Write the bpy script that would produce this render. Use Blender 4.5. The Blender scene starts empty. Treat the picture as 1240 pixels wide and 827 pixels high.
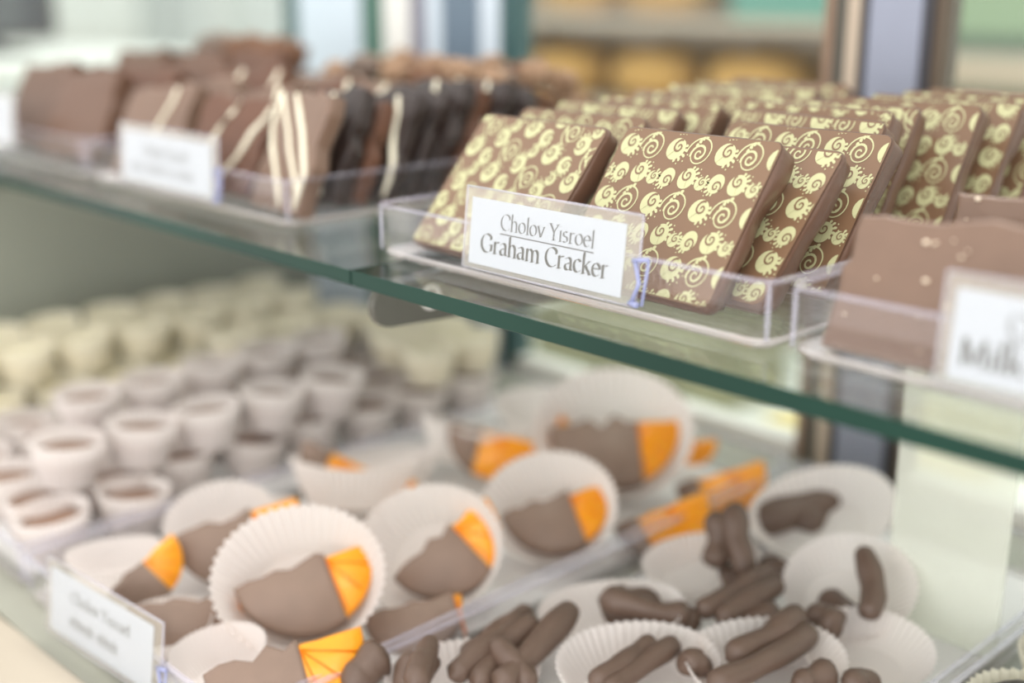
import bpy, math, random
from math import sin, cos, pi, radians as R
from mathutils import Vector, noise

random.seed(7)
S = 0.01                      # all coordinates below are in centimetres; the glass shelf top is z = 0
sc = bpy.context.scene
col = sc.collection

# ------------------------------------------------------------------ camera
cam = bpy.data.cameras.new('camera')
cam.sensor_width = 36.0
cam.lens = 36.0 * 1468.0 / 1240.0
cam.clip_start = 0.01
cam.clip_end = 60
cam_o = bpy.data.objects.new('camera', cam)
cam_o.location = (0, 0, 0.12)
cam_o.rotation_euler = (R(90 - 16.25), 0, R(46.5))
cam.dof.use_dof = True
cam.dof.focus_distance = 0.478
cam.dof.aperture_fstop = 2.7
cam.dof.aperture_blades = 0
col.objects.link(cam_o)
sc.camera = cam_o

# ------------------------------------------------------------------ world and lamps
w = bpy.data.worlds.new('shop_daylight')
sc.world = w
w.use_nodes = True
bg = w.node_tree.nodes['Background']
bg.inputs[0].default_value = (0.99, 0.985, 0.97, 1)
bg.inputs[1].default_value = 1.54

def area(name, loc, tgt, size, size_y, power, color):
    l = bpy.data.lights.new(name, 'AREA')
    l.shape = 'RECTANGLE'; l.size = size * S; l.size_y = size_y * S
    l.energy = power; l.color = color
    o = bpy.data.objects.new(name, l)
    o.location = Vector(loc) * S
    o.rotation_euler = (Vector(tgt) - Vector(loc)).to_track_quat('-Z', 'Y').to_euler()
    col.objects.link(o)
    return o
area('ceiling_lamp_front', (10, -60, 170), (-45, 40, 0), 120, 60, 8, (1.0, 0.95, 0.88))
area('front_fill_light', (60, -190, 40), (-45, 40, -12), 220, 150, 26, (0.95, 0.98, 1.0))  # added fill from behind the camera, brightens the lower deck
area('ceiling_lamp_rear', (-60, 110, 170), (-40, 45, 0), 120, 40, 17, (1.0, 0.96, 0.9))

vs = sc.view_settings
sc.cycles.transparent_max_bounces = 40
vs.view_transform = 'Standard'; vs.look = 'None'
vs.exposure = 0.06; vs.gamma = 1.0; vs.use_curve_mapping = False

# ------------------------------------------------------------------ materials
def lin(c):
    return tuple(((x / 255) / 12.92 if x / 255 <= 0.04045 else (((x / 255) + 0.055) / 1.055) ** 2.4) for x in c)

def nodes(name):
    m = bpy.data.materials.new(name); m.use_nodes = True
    nt = m.node_tree
    return m, nt, nt.nodes['Principled BSDF'], nt.nodes['Material Output']

def pm(name, rgb, rough=0.5, spec=0.5, var=0.12, nscale=60.0, bump=0.0, bscale=120.0, metal=0.0, coat=0.0, sss=0.0):
    """Principled surface with a faint noise in its own colour and a fine relief."""
    m, nt, b, out = nodes(name)
    tc = nt.nodes.new('ShaderNodeTexCoord')
    n = nt.nodes.new('ShaderNodeTexNoise'); n.inputs['Scale'].default_value = nscale; n.inputs['Detail'].default_value = 4
    nt.links.new(tc.outputs['Object'], n.inputs['Vector'])
    mx = nt.nodes.new('ShaderNodeMix'); mx.data_type = 'RGBA'
    c = lin(rgb)
    mx.inputs[6].default_value = tuple(x * (1 - var) for x in c) + (1,)
    mx.inputs[7].default_value = tuple(min(1, x * (1 + var)) for x in c) + (1,)
    nt.links.new(n.outputs['Fac'], mx.inputs[0])
    nt.links.new(mx.outputs[2], b.inputs['Base Color'])
    b.inputs['Roughness'].default_value = rough
    b.inputs['Specular IOR Level'].default_value = spec
    b.inputs['Metallic'].default_value = metal
    b.inputs['Coat Weight'].default_value = coat
    if sss:
        b.inputs['Subsurface Weight'].default_value = sss
        b.inputs['Subsurface Radius'].default_value = (0.01, 0.005, 0.002)
        b.inputs['Subsurface Scale'].default_value = 0.5
    if bump:
        n2 = nt.nodes.new('ShaderNodeTexNoise'); n2.inputs['Scale'].default_value = bscale; n2.inputs['Detail'].default_value = 5
        nt.links.new(tc.outputs['Object'], n2.inputs['Vector'])
        bp = nt.nodes.new('ShaderNodeBump'); bp.inputs['Strength'].default_value = bump; bp.inputs['Distance'].default_value = 0.002
        nt.links.new(n2.outputs['Fac'], bp.inputs['Height'])
        nt.links.new(bp.outputs['Normal'], b.inputs['Normal'])
    return m

def clear(name, tint, body=0.04, body_rgb=(255, 255, 255), rough=0.03, ior=1.45, gain=1.0):
    """Thin clear plastic or glass: see-through, a Fresnel gloss and a little body colour."""
    m, nt, b, out = nodes(name)
    tr = nt.nodes.new('ShaderNodeBsdfTransparent'); tr.inputs[0].default_value = tuple(tint) + (1,)
    b.inputs['Base Color'].default_value = lin(body_rgb) + (1,)
    b.inputs['Roughness'].default_value = 0.25
    gl = nt.nodes.new('ShaderNodeBsdfGlossy'); gl.inputs['Roughness'].default_value = rough
    gl.inputs[0].default_value = (1, 1, 1, 1)
    m1 = nt.nodes.new('ShaderNodeMixShader'); m1.inputs[0].default_value = body
    nt.links.new(tr.outputs[0], m1.inputs[1]); nt.links.new(b.outputs[0], m1.inputs[2])
    lw = nt.nodes.new('ShaderNodeLayerWeight'); lw.inputs[0].default_value = 0.5
    pw = nt.nodes.new('ShaderNodeMath'); pw.operation = 'POWER'; pw.inputs[1].default_value = 4.0
    nt.links.new(lw.outputs['Facing'], pw.inputs[0])
    mu = nt.nodes.new('ShaderNodeMath'); mu.operation = 'MULTIPLY_ADD'
    mu.inputs[1].default_value = 0.55 * gain; mu.inputs[2].default_value = 0.035 * (ior - 1) / 0.45
    nt.links.new(pw.outputs[0], mu.inputs[0])
    m2 = nt.nodes.new('ShaderNodeMixShader')
    nt.links.new(mu.outputs[0], m2.inputs[0])
    nt.links.new(m1.outputs[0], m2.inputs[1]); nt.links.new(gl.outputs[0], m2.inputs[2])
    nt.links.new(m2.outputs[0], out.inputs[0])
    return m

def paper(name, rgb, trans=0.35):
    m, nt, b, out = nodes(name)
    d = nt.nodes.new('ShaderNodeBsdfDiffuse'); d.inputs[0].default_value = lin(rgb) + (1,)
    t = nt.nodes.new('ShaderNodeBsdfTranslucent'); t.inputs[0].default_value = lin(rgb) + (1,)
    mx = nt.nodes.new('ShaderNodeMixShader'); mx.inputs[0].default_value = trans
    nt.links.new(d.outputs[0], mx.inputs[1]); nt.links.new(t.outputs[0], mx.inputs[2])
    nt.links.new(mx.outputs[0], out.inputs[0])
    return m

MT = {
    'milk': pm('milk_chocolate', (120, 95, 79), 0.36, 0.5, 0.10, 90, 0.25, 60),
    'milk_face': pm('milk_chocolate_face', (120, 92, 69), 0.30, 0.5, 0.06, 40, 0.05, 40),
    'milk_edge': pm('milk_chocolate_edge', (104, 76, 60), 0.36, 0.5, 0.12, 90, 0.3, 70),
    'dark': pm('dark_chocolate', (52, 40, 36), 0.35, 0.5, 0.15, 90, 0.3, 90),
    'mid': pm('mid_chocolate', (100, 66, 48), 0.4, 0.5, 0.18, 120, 0.4, 120),
    'dip': pm('dipping_chocolate', (132, 110, 96), 0.5, 0.4, 0.10, 120, 0.25, 90),
    'stick': pm('stick_chocolate', (98, 78, 66), 0.45, 0.45, 0.14, 140, 0.35, 110),
    'fill': pm('cup_chocolate', (138, 108, 90), 0.45, 0.45, 0.10, 120, 0.2, 90),
    'white_choc': pm('white_chocolate', (240, 230, 200), 0.45, 0.4, 0.05, 100, 0.2, 90),
    'print': pm('cream_transfer_print', (188, 186, 142), 0.42, 0.45, 0.02, 200),
    'drizzle': pm('white_drizzle', (240, 232, 208), 0.4, 0.5, 0.04, 100),
    'salt': pm('salt_flake', (244, 226, 200), 0.4, 0.5, 0.1, 300),
    'nut': pm('roasted_nut', (166, 134, 106), 0.55, 0.4, 0.3, 60, 0.5, 120),
    'nut_brown': pm('brown_nut_bark', (124, 88, 64), 0.55, 0.4, 0.3, 60, 0.5, 120),
    'nut_grey': pm('greyed_nut_bark', (128, 112, 100), 0.55, 0.4, 0.3, 60, 0.5, 120),
    'orange': pm('candied_orange', (255, 158, 22), 0.28, 0.5, 0.22, 70, 0.3, 150, sss=0.35),
    'rind': pm('orange_rind', (240, 126, 10), 0.3, 0.5, 0.1, 90, 0.4, 250),
    'paper': paper('white_pleated_paper', (246, 239, 235), 0.48),
    'cream_paper': paper('cream_pleated_paper', (244, 238, 220), 0.4),
    'liner': paper('white_liner_paper', (246, 244, 242), 0.2),
    'card': pm('white_card', (202, 208, 218), 0.6, 0.2, 0.01, 40),
    'ink': pm('black_ink', (38, 42, 48), 0.7, 0.1, 0.02, 40),
    'ink_grey': pm('grey_ink', (92, 96, 104), 0.7, 0.1, 0.02, 40),
    'acrylic': clear('clear_acrylic', (0.985, 0.985, 0.99), 0.015, (236, 232, 240), 0.03, 1.35),
    'acrylic_edge': clear('acrylic_edge', (0.96, 0.955, 0.98), 0.28, (220, 216, 230), 0.1),  # whitish lilac body colour stands in for highlight lines on tray rims
    'base_glint': clear('acrylic_base_glint', (0.95, 0.94, 0.95), 0.36, (240, 232, 228), 0.08, 1.7),  # whitish body colour paints in highlights along the tray bottom
    'holder': clear('tag_holder_acrylic', (0.97, 0.97, 0.97), 0.10, (226, 220, 206), 0.05, 1.3),
    'clip': clear('tag_clip_acrylic', (0.8, 0.82, 0.95), 0.5, (176, 182, 222), 0.1),
    'shelf_glass': clear('shelf_glass', (0.945, 0.965, 0.945), 0.02, (210, 224, 210), 0.02, 1.4),
    'door_glass': clear('door_glass', (0.93, 0.97, 0.95), 0.02, (220, 230, 224), 0.02, 1.4),
    'shelf_edge': pm('green_glass_edge', (9, 50, 38), 0.3, 0.3, 0.6, 7),
    'milky': clear('milky_sheet', (0.95, 0.97, 0.94), 0.5, (242, 242, 230), 0.2, 1.3),
    'end_glass': pm('frosted_end_panel', (146, 148, 136), 0.55, 0.4, 0.10, 5),
    'deck': pm('deck_laminate', (156, 156, 142), 0.4, 0.5, 0.03, 10),
    'sill': pm('beige_sill', (180, 169, 152), 0.5, 0.4, 0.03, 20),
    'steel': pm('brushed_steel', (92, 90, 82), 0.42, 0.4, 0.05, 200, metal=0.15),
    'alu': pm('anodised_post', (158, 162, 178), 0.4, 0.5, 0.04, 40, metal=0.35),
    'alu_pale': pm('pale_blue_stile', (206, 216, 226), 0.4, 0.5, 0.03, 40),
    'alu_white': pm('white_stile', (236, 232, 226), 0.4, 0.5, 0.02, 40),
    'teal': pm('teal_gasket', (52, 84, 84), 0.4, 0.5, 0.05, 40),
    'green': pm('green_glass_stile', (64, 104, 88), 0.35, 0.5, 0.05, 40),
    'blue': pm('slate_blue_stile', (104, 120, 136), 0.4, 0.5, 0.05, 40),
    'mauve': pm('mauve_stile', (128, 124, 138), 0.4, 0.5, 0.05, 40),
    'tan': pm('tan_strip', (196, 178, 158), 0.5, 0.4, 0.05, 40),
    'umber': pm('umber_strip', (92, 78, 64), 0.5, 0.4, 0.1, 20),
    'rust': pm('rust_strip', (146, 120, 100), 0.5, 0.4, 0.12, 20),
    'olive': pm('olive_board', (150, 148, 118), 0.6, 0.3, 0.08, 8),
    'khaki': pm('khaki_wall', (156, 124, 80), 0.7, 0.2, 0.2, 3),
    'bread': pm('golden_crust', (206, 160, 92), 0.55, 0.3, 0.2, 30),
    'tealbox': pm('teal_crate_plastic', (84, 146, 130), 0.5, 0.4, 0.05, 10),
    'sage': pm('sage_wall', (140, 160, 126), 0.7, 0.2, 0.06, 5),
    'leaf': pm('bottle_green_board', (78, 100, 76), 0.6, 0.3, 0.08, 6),
    'cream_wall': pm('cream_wall', (222, 224, 222), 0.7, 0.2, 0.03, 4),
    'white_paint': pm('white_paint', (238, 238, 234), 0.5, 0.3, 0.02, 6),
    'charcoal': pm('charcoal_plastic', (70, 68, 72), 0.4, 0.4, 0.04, 10),
    'floor': pm('grey_floor_tile', (176, 170, 160), 0.5, 0.4, 0.06, 3),
    'straw': pm('straw_pastry', (232, 214, 160), 0.6, 0.3, 0.1, 20),
}

# ------------------------------------------------------------------ mesh helpers
def mesh(name, v, f, mats, smooth=False, mi=None):
    me = bpy.data.meshes.new(name)
    me.from_pydata([(a * S, b * S, c * S) for a, b, c in v], [], f)
    if not isinstance(mats, (list, tuple)):
        mats = [mats]
    for m in mats:
        me.materials.append(MT[m])
    if smooth:
        me.polygons.foreach_set('use_smooth', [True] * len(me.polygons))
    if mi:
        me.polygons.foreach_set('material_index', mi)
    me.update()
    return me

def put(name, me, parent=None, loc=(0, 0, 0), rot=(0, 0, 0), scale=1.0):
    o = bpy.data.objects.new(name, me)
    col.objects.link(o)
    o.parent = parent
    o.location = Vector(loc) * S
    o.rotation_mode = 'YXZ'
    o.rotation_euler = rot
    if scale != 1.0 and scale != (1.0, 1, 1):
        o.scale = (scale,) * 3 if not isinstance(scale, tuple) else scale
    return o

def tag(o, label, cat, group=None, kind=None):
    o['label'] = label
    if cat: o['category'] = cat
    if group: o['group'] = group
    if kind: o['kind'] = kind
    return o

def boxdata(x0, x1, y0, y1, z0, z1, bev=0.0):
    if not bev:
        v = [(x, y, z) for z in (z0, z1) for y in (y0, y1) for x in (x0, x1)]
        f = [(0, 2, 3, 1), (4, 5, 7, 6), (0, 1, 5, 4), (2, 6, 7, 3), (0, 4, 6, 2), (1, 3, 7, 5)]
        return v, f
    # chamfered box: three rectangles per axis, 24 vertices
    b = bev; v = []; f = []
    X, Y, Z = (x0, x1), (y0, y1), (z0, z1)
    idx = {}
    for i in (0, 1):
        for j in (0, 1):
            for k in (0, 1):
                sx, sy, sz = (1 if i == 0 else -1), (1 if j == 0 else -1), (1 if k == 0 else -1)
                idx[i, j, k, 'x'] = len(v); v.append((X[i], Y[j] + sy * b, Z[k] + sz * b))
                idx[i, j, k, 'y'] = len(v); v.append((X[i] + sx * b, Y[j], Z[k] + sz * b))
                idx[i, j, k, 'z'] = len(v); v.append((X[i] + sx * b, Y[j] + sy * b, Z[k]))
                f.append((idx[i, j, k, 'x'], idx[i, j, k, 'y'], idx[i, j, k, 'z']))
    q = [(0, 0), (1, 0), (1, 1), (0, 1)]
    for i in (0, 1):
        f.append(tuple(idx[i, a, c, 'x'] for a, c in q))
        f.append(tuple(idx[a, i, c, 'y'] for a, c in q))
        f.append(tuple(idx[a, c, i, 'z'] for a, c in q))
    for a in (0, 1):
        for c in (0, 1):
            f.append((idx[0, a, c, 'y'], idx[1, a, c, 'y'], idx[1, a, c, 'z'], idx[0, a, c, 'z']))
            f.append((idx[a, 0, c, 'x'], idx[a, 1, c, 'x'], idx[a, 1, c, 'z'], idx[a, 0, c, 'z']))
            f.append((idx[a, c, 0, 'x'], idx[a, c, 1, 'x'], idx[a, c, 1, 'y'], idx[a, c, 0, 'y']))
    return v, f

def box(name, x0, x1, y0, y1, z0, z1, mat, parent=None, bev=0.0):
    v, f = boxdata(x0, x1, y0, y1, z0, z1, bev)
    return put(name, mesh(name, v, f, mat), parent)

def loft(rings, close=True, cap0=False, cap1=False):
    v = []; f = []
    n = len(rings[0])
    for r in rings: v += r
    for i in range(len(rings) - 1):
        for j in range(n if close else n - 1):
            k = (j + 1) % n
            f.append((i * n + j, i * n + k, (i + 1) * n + k, (i + 1) * n + j))
    if cap0: f.append(tuple(range(n))[::-1])
    if cap1: f.append(tuple((len(rings) - 1) * n + j for j in range(n)))
    return v, f

def rrect(x0, x1, y0, y1, r, n=6):
    """rounded rectangle, counter-clockwise"""
    out = []
    for cx, cy, a0 in ((x1 - r, y0 + r, -90), (x1 - r, y1 - r, 0), (x0 + r, y1 - r, 90), (x0 + r, y0 + r, 180)):
        for i in range(n + 1):
            a = R(a0 + 90 * i / n)
            out.append((cx + r * cos(a), cy + r * sin(a)))
    return out

def tube(pts, rad, n=8, taper=True):
    """closed tube along points; rad a number or a list"""
    rings = []
    P = [Vector(p) for p in pts]
    if not isinstance(rad, (list, tuple)): rad = [rad] * len(P)
    for i, p in enumerate(P):
        t = (P[min(i + 1, len(P) - 1)] - P[max(i - 1, 0)]).normalized()
        up = Vector((0, 0, 1)) if abs(t.z) < 0.9 else Vector((1, 0, 0))
        a = t.cross(up).normalized(); b = t.cross(a).normalized()
        rings.append([tuple(p + (a * cos(2 * pi * k / n) + b * sin(2 * pi * k / n)) * rad[i]) for k in range(n)])
    return loft(rings, True, True, True)

def join(*ds):
    v = []; f = []
    for dv, df in ds:
        o = len(v); v += dv; f += [tuple(i + o for i in q) for q in df]
    return v, f

def empty(name, loc=(0, 0, 0), rot=(0, 0, 0)):
    return put(name, None, None, loc, rot)

# ------------------------------------------------------------------ the room behind the case
def struct(o, label=None):
    o['kind'] = 'structure'
    if label: o['label'] = label
    return o
struct(box('floor', -620, 200, -150, 420, -101, -100, 'floor'), 'grey tiled shop floor')
wb = struct(box('wall_back', -620, 200, 330, 334, -100, 190, 'cream_wall'), 'pale cream wall behind the bakery shelves')
wl = struct(box('wall_left', -624, -620, -150, 330, -100, 190, 'cream_wall'), 'pale cream shop wall')
win = empty('window_1', (-616, 180, -20)); win['kind'] = 'structure'; win['label'] = 'large bright shop window'
for a, b, c, d in ((-130, -122, -40, 110), (122, 130, -40, 110), (-4, 4, -40, 110)):
    box('window_frame', 0, 4, a, b, c, d, 'white_paint', win)
box('window_frame', 0, 4, -130, 130, -46, -40, 'white_paint', win)
box('window_frame', 0, 4, -130, 130, 110, 116, 'white_paint', win)
for a, b in ((-122, -4), (4, 122)):
    box('pane', 1, 2, a, b, -40, 110, 'white_paint', win)

# bread shelving unit far behind
bu = empty('bread_shelving', (-165, 205, -100))
tag(bu, 'brown wooden bread shelving unit against the pale wall', 'shelving')
box('back_panel', -52, 46, 18, 20, 0, 150, 'khaki', bu)
for z in (40, 64, 86, 104, 136):
    box('shelf_board', -52, 46, -4, 18, z, z + 2, 'tan', bu, 0.4)
for x in (-54, 46):
    box('side_panel', x, x + 2, -4, 20, 0, 152, 'tan', bu, 0.4)

def loaf_mesh(L, r):
    rings = []
    n = 14
    for i in range(11):
        t = i / 10; x = (t - 0.5) * L
        s = r * (max(0.02, 1 - abs(2 * t - 1) ** 3.2)) ** 0.5
        rings.append([(x, s * cos(2 * pi * k / n), r * 0.72 + 0.72 * s * sin(2 * pi * k / n)) for k in range(n)])
    v, f = loft(rings, True, True, True)
    return mesh('loaf', v, f, 'bread', True)
lm = loaf_mesh(23, 7.5)
for x, z in ((-38, 88), (-11, 88), (16, 88), (-36, 66), (-6, 66), (24, 66), (-34, 106), (-8, 106)):
    o = put('bread_loaf', lm, None, (-165 + x, 211, -100 + z), (0, 0, R(random.uniform(-10, 10))))
    tag(o, 'golden brown bread loaf lying on the far wooden shelving', 'bread', 'loaves on the far shelving')
def crate(x0, x1, y0, y1, z0, z1, mat, name, label, cat):
    e = empty(name, ((x0 + x1) / 2, (y0 + y1) / 2, z0))
    w_, d_, h = (x1 - x0) / 2, (y1 - y0) / 2, z1 - z0
    box('body', -w_, w_, -d_, d_, 0, h * 0.86, mat, e, 0.4)
    box('lid', -w_ - 0.5, w_ + 0.5, -d_ - 0.5, d_ + 0.5, h * 0.86, h, mat, e, 0.3)
    return tag(e, label, cat)
crate(-152, -124, 204, 220, 6, 20, 'tealbox', 'storage_crate', 'teal plastic storage crate on the bread shelving', 'crate')

# green sideboard seen past the post
sb = empty('green_cabinet', (-84, 208, -100)); tag(sb, 'sage green tall cabinet beside the bread shelving', 'cabinet')
box('body', -26, 40, 0, 20, 0, 160, 'leaf', sb, 0.6)
box('door', -25, 6, -1.2, 0, 104, 158, 'sage', sb, 0.4)
box('door', 7, 39, -1.2, 0, 104, 158, 'sage', sb, 0.4)
box('drawer', -25, 39, -1.6, 0, 95, 101, 'tan', sb, 0.4)
# low counter behind the case
bc = empty('back_counter', (-115, 128, -100)); tag(bc, 'white topped work counter behind the display case', 'counter')
box('worktop', -75, 75, -18, 30, 54, 58, 'white_paint', bc, 0.6)
for x in (-73, -24, 25):
    box('cabinet_door', x, x + 47, -16, -15, 4, 53, 'cream_wall', bc, 0.4)
box('carcass', -74, 74, -15, 28, 0, 54, 'olive', bc)
crate(-118, -90, 116, 138, -42, -31, 'olive', 'cake_box', 'olive green cake box on the white back counter', 'box')
crate(-160, -128, 114, 136, -42, -36, 'white_paint', 'pastry_box', 'flat white pastry box on the back counter', 'box')
crate(-78, -56, 116, 138, -42, -37, 'straw', 'paper_box', 'straw coloured flat box on the back counter', 'box')
# neighbouring counter past the end of the case
nc = empty('side_counter', (-190, 66, -100)); tag(nc, 'white counter beyond the end of the display case', 'counter')
box('worktop', -18, 18, -50, 32, 99, 102.6, 'white_paint', nc, 0.5)
box('body', -16, 16, -48, 30, 0, 99, 'cream_wall', nc, 0.4)
mo = empty('till_monitor', (-186, 74, 2.6)); tag(mo, 'dark grey till monitor standing on the white side counter', 'monitor')
box('screen', -1.5, 1.5, -14, 6.5, 2.2, 24, 'charcoal', mo, 0.4)
box('stand', -1, 1, -6, -2, 0, 5, 'charcoal', mo, 0.2)
box('foot', -5, 5, -9, 1, 0, 0.8, 'charcoal', mo, 0.2)

# ------------------------------------------------------------------ the display case
case = empty('display_case', (0, 0, 0))
tag(case, 'glass bakery display case with a laminate deck and metal uprights', 'display case')
box('deck', -101, 20, 19.6, 69, -21, -19.2, 'deck', case)
sv, sf = boxdata(-45, 26, -8, 0, -24, -18.9, 0.25)
put('front_sill', mesh('front_sill', sv, sf, 'sill'), case, (-60, 19.4, 0), (0, 0, R(2.6)))
box('base_cabinet', -101, 20, 22, 69, -100, -21, 'sill', case)
box('end_panel', -101.6, -100.8, 20, 69, -19.2, -1.0, 'end_glass', case)
box('end_glass', -101.4, -101.0, 32, 69, 0, 34, 'door_glass', case)
ST = [(-104.2, -101.6, 'teal'), (-101.5, -91.6, 'alu_pale'), (-91.5, -88.4, 'green'), (-88.3, -84.6, 'alu_white'), (-84.5, -82.5, 'mauve'),
      (-82.4, -80.4, 'alu_pale'), (-80.3, -75.7, 'blue'), (-75.6, -73.2, 'alu_pale'), (-73.1, -71.3, 'teal'),
      (-43.4, -42.7, 'rust'), (-42.6, -41.9, 'steel'), (-41.8, -40.9, 'tan'), (-40.8, -40.4, 'charcoal'), (-40.3, -36.8, 'alu'), (-36.7, -36.1, 'charcoal'), (-36.0, -35.3, 'umber')]
for a, b, m in ST:
    box('stile', a, b, 68, 70, -19.2, 40, m, case, 0.12)
for a, b in ((-71.2, -43.5), (-35.2, 18)):
    box('back_door_glass', a, b, 68.8, 69.2, -18, 38, 'door_glass', case)
    box('door_rail', a, b, 68, 70, -19.2, -18, 'alu_white', case, 0.1)
    box('door_rail', a, b, 68, 70, 38, 40, 'alu_white', case, 0.1)

# shelf bracket arms: flat plates with a rounded nose, running back to the uprights
def bracket(x):
    prof = []
    y0 = 31.9
    for i in range(9):
        a = R(90 + 180 * i / 8)
        prof.append((y0 + 0.95 + 0.95 * cos(a), -1.9 + 1.02 * sin(a)))
    prof += [(44, -3.6), (60, -4.6), (68, -4.8), (68, -0.86)]
    rings = [[(x + dx, p[0], p[1]) for p in prof] for dx in (-0.25, 0.25)]
    v, f = loft(rings, True, True, True)
    o = put('bracket_arm', mesh('bracket_arm', v, f, 'steel'), case)
    n = 14
    hv, hf = loft([[(x + 0.26 + h, 35.2 + r_ * cos(2 * pi * k / n), -1.9 + r_ * sin(2 * pi * k / n)) for k in range(n)] for h, r_ in ((0, 0.62), (0.12, 0.6), (0.12, 0.38), (0, 0.36))])
    put('bracket_eyelet', mesh('bracket_eyelet', hv, hf, 'alu_white', True), o)
    box('glass_pad', x - 0.6, x + 0.6, 32.6, 34.4, -0.87, -0.72, 'acrylic_edge', o)
for x in (-42.9, -98, -2): bracket(x)

def pane(x0, x1, label):
    y0, y1, z0, z1 = 30.92, 64, -0.7, 0.0
    v, f = boxdata(x0, x1, y0, y1, z0, z1, 0.025)
    me = mesh('glass_shelf', v, f, ['shelf_glass', 'shelf_edge'])
    for p in me.polygons:
        if abs(p.normal.z) < 0.9: p.material_index = 1
    return tag(put('glass_shelf', me), label, 'shelf')
pane(-100.6, -43.05, 'clear glass shelf with a green edge under the drizzled bark trays')
pane(-42.95, 20, 'clear glass shelf with a green edge under the graham cracker tray')

# milky panel in the stick tray, stand-in for an unidentified pale zone
dv = put('milky_panel', mesh('milky_panel', *boxdata(-27.2, -21.3, 51.8, 52.1, -18.75, -3.0, 0.08), 'milky'))
tag(dv, 'milky translucent panel standing in the chocolate stick tray', 'divider')

# ------------------------------------------------------------------ clear acrylic trays
def tray(x0, x1, y0, y1, z, h, label, rot=0.0, group=None):
    cx, cy = (x0 + x1) / 2, (y0 + y1) / 2
    w_, d_ = (x1 - x0) / 2, (y1 - y0) / 2
    e = empty('acrylic_tray', (cx, cy, z), (0, 0, rot))
    def ring(ins, zz, r): return [(a, b, zz) for a, b in rrect(-w_ + ins, w_ - ins, -d_ + ins, d_ - ins, r)]
    v, f = loft([ring(0.55, 0.02, 0.5), ring(0.2, 0.32, 0.7), ring(0.02, h - 0.12, 0.8), ring(0.2, h - 0.12, 0.65), ring(0.38, 0.34, 0.55), ring(0.6, 0.13, 0.4)], True, True, True)
    put('tray_body', mesh('tray_body', v, f, 'acrylic', False), e)
    v, f = loft([ring(0.22, h - 0.12, 0.65), ring(-0.02, h - 0.12, 0.85), ring(-0.06, h, 0.9), ring(0.2, h, 0.66), ring(0.22, h - 0.12, 0.65)])
    put('rim', mesh('rim', v, f, 'acrylic_edge', False), e)
    v, f = loft([ring(0.75, 0.01, 0.4), ring(0.5, 0.01, 0.5), ring(0.16, 0.34, 0.74), ring(0.24, 0.42, 0.7), ring(0.56, 0.1, 0.5), ring(0.75, 0.05, 0.4), ring(0.75, 0.01, 0.4)])
    put('base_edge_glint', mesh('base_edge_glint', v, f, 'base_glint', True), e)  # pale strip stands in for light refracted in the bottom edge
    for sx in (-1, 1):
        for sy in (-1, 1):
            pts = [(sx * (w_ - 0.26 - i * 0.0), sy * (d_ - 0.26), 0.4 + (h - 0.55) * i / 3) for i in range(4)]
            put('corner_glint', mesh('corner_glint', *tube(pts, 0.09, 6), 'acrylic_edge', True), e)  # pale rods added in place of highlights at the tray corners
    return tag(e, label, 'tray', group)
ZD = -19.2
tray(-98.5, -77.0, 34.2, 62, 0, 2.55, 'clear tray of plain milk chocolate bark at the far end of the glass shelf')
tray(-76.2, -52.7, 34.0, 62, 0, 2.55, 'clear tray of white-drizzled bark on the glass shelf')
tray(-44.5, -22.6, 33.4, 62, 0, 2.55, 'clear tray of swirl-printed graham crackers on the glass shelf')
tray(-22.2, -0.8, 33.6, 62, 0, 2.55, 'clear tray of salted milk chocolate bark on the glass shelf')
tray(-100.2, -81.8, 21.4, 62.2, ZD, 2.55, 'clear tray of white chocolate cups on the lower deck')
tray(-81.4, -60.9, 21.4, 62.2, ZD, 2.55, 'clear tray of stacked milk chocolate cups on the lower deck')
tray(-60.4, -39.7, 21.4, 62.3, ZD, 2.55, 'clear tray of candied orange slices on the lower deck', R(0.8))
tray(-39.2, -20.8, 21.4, 62.3, ZD, 2.55, 'clear tray of chocolate sticks on the lower deck')
tray(-20.3, 0, 21.4, 62.3, ZD, 2.55, 'clear tray of dark chocolates in fluted cups on the lower deck')

def liner(x0, x1, y0, y1, z, label):
    n, m = 14, 20
    v = []
    for j in range(m + 1):
        for i in range(n + 1):
            x = x0 + (x1 - x0) * i / n; y = y0 + (y1 - y0) * j / m
            v.append((x, y, z + 0.05 + 0.10 * (1 + noise.noise((x * 0.25, y * 0.25, 3)))))
    f = [(j * (n + 1) + i, j * (n + 1) + i + 1, (j + 1) * (n + 1) + i + 1, (j + 1) * (n + 1) + i) for j in range(m) for i in range(n)]
    tag(put('liner_paper', mesh('liner_paper', v, f, 'liner', True)), label, 'paper')
liner(-59.7, -40.5, 22.2, 61.4, ZD + 0.22, 'white liner paper under the candied orange slices')
liner(-38.5, -21.5, 22.2, 61.4, ZD + 0.22, 'white liner paper under the chocolate sticks')
liner(-80.6, -61.7, 22.2, 61.4, ZD + 0.22, 'white liner paper under the stacked chocolate cups')

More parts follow.
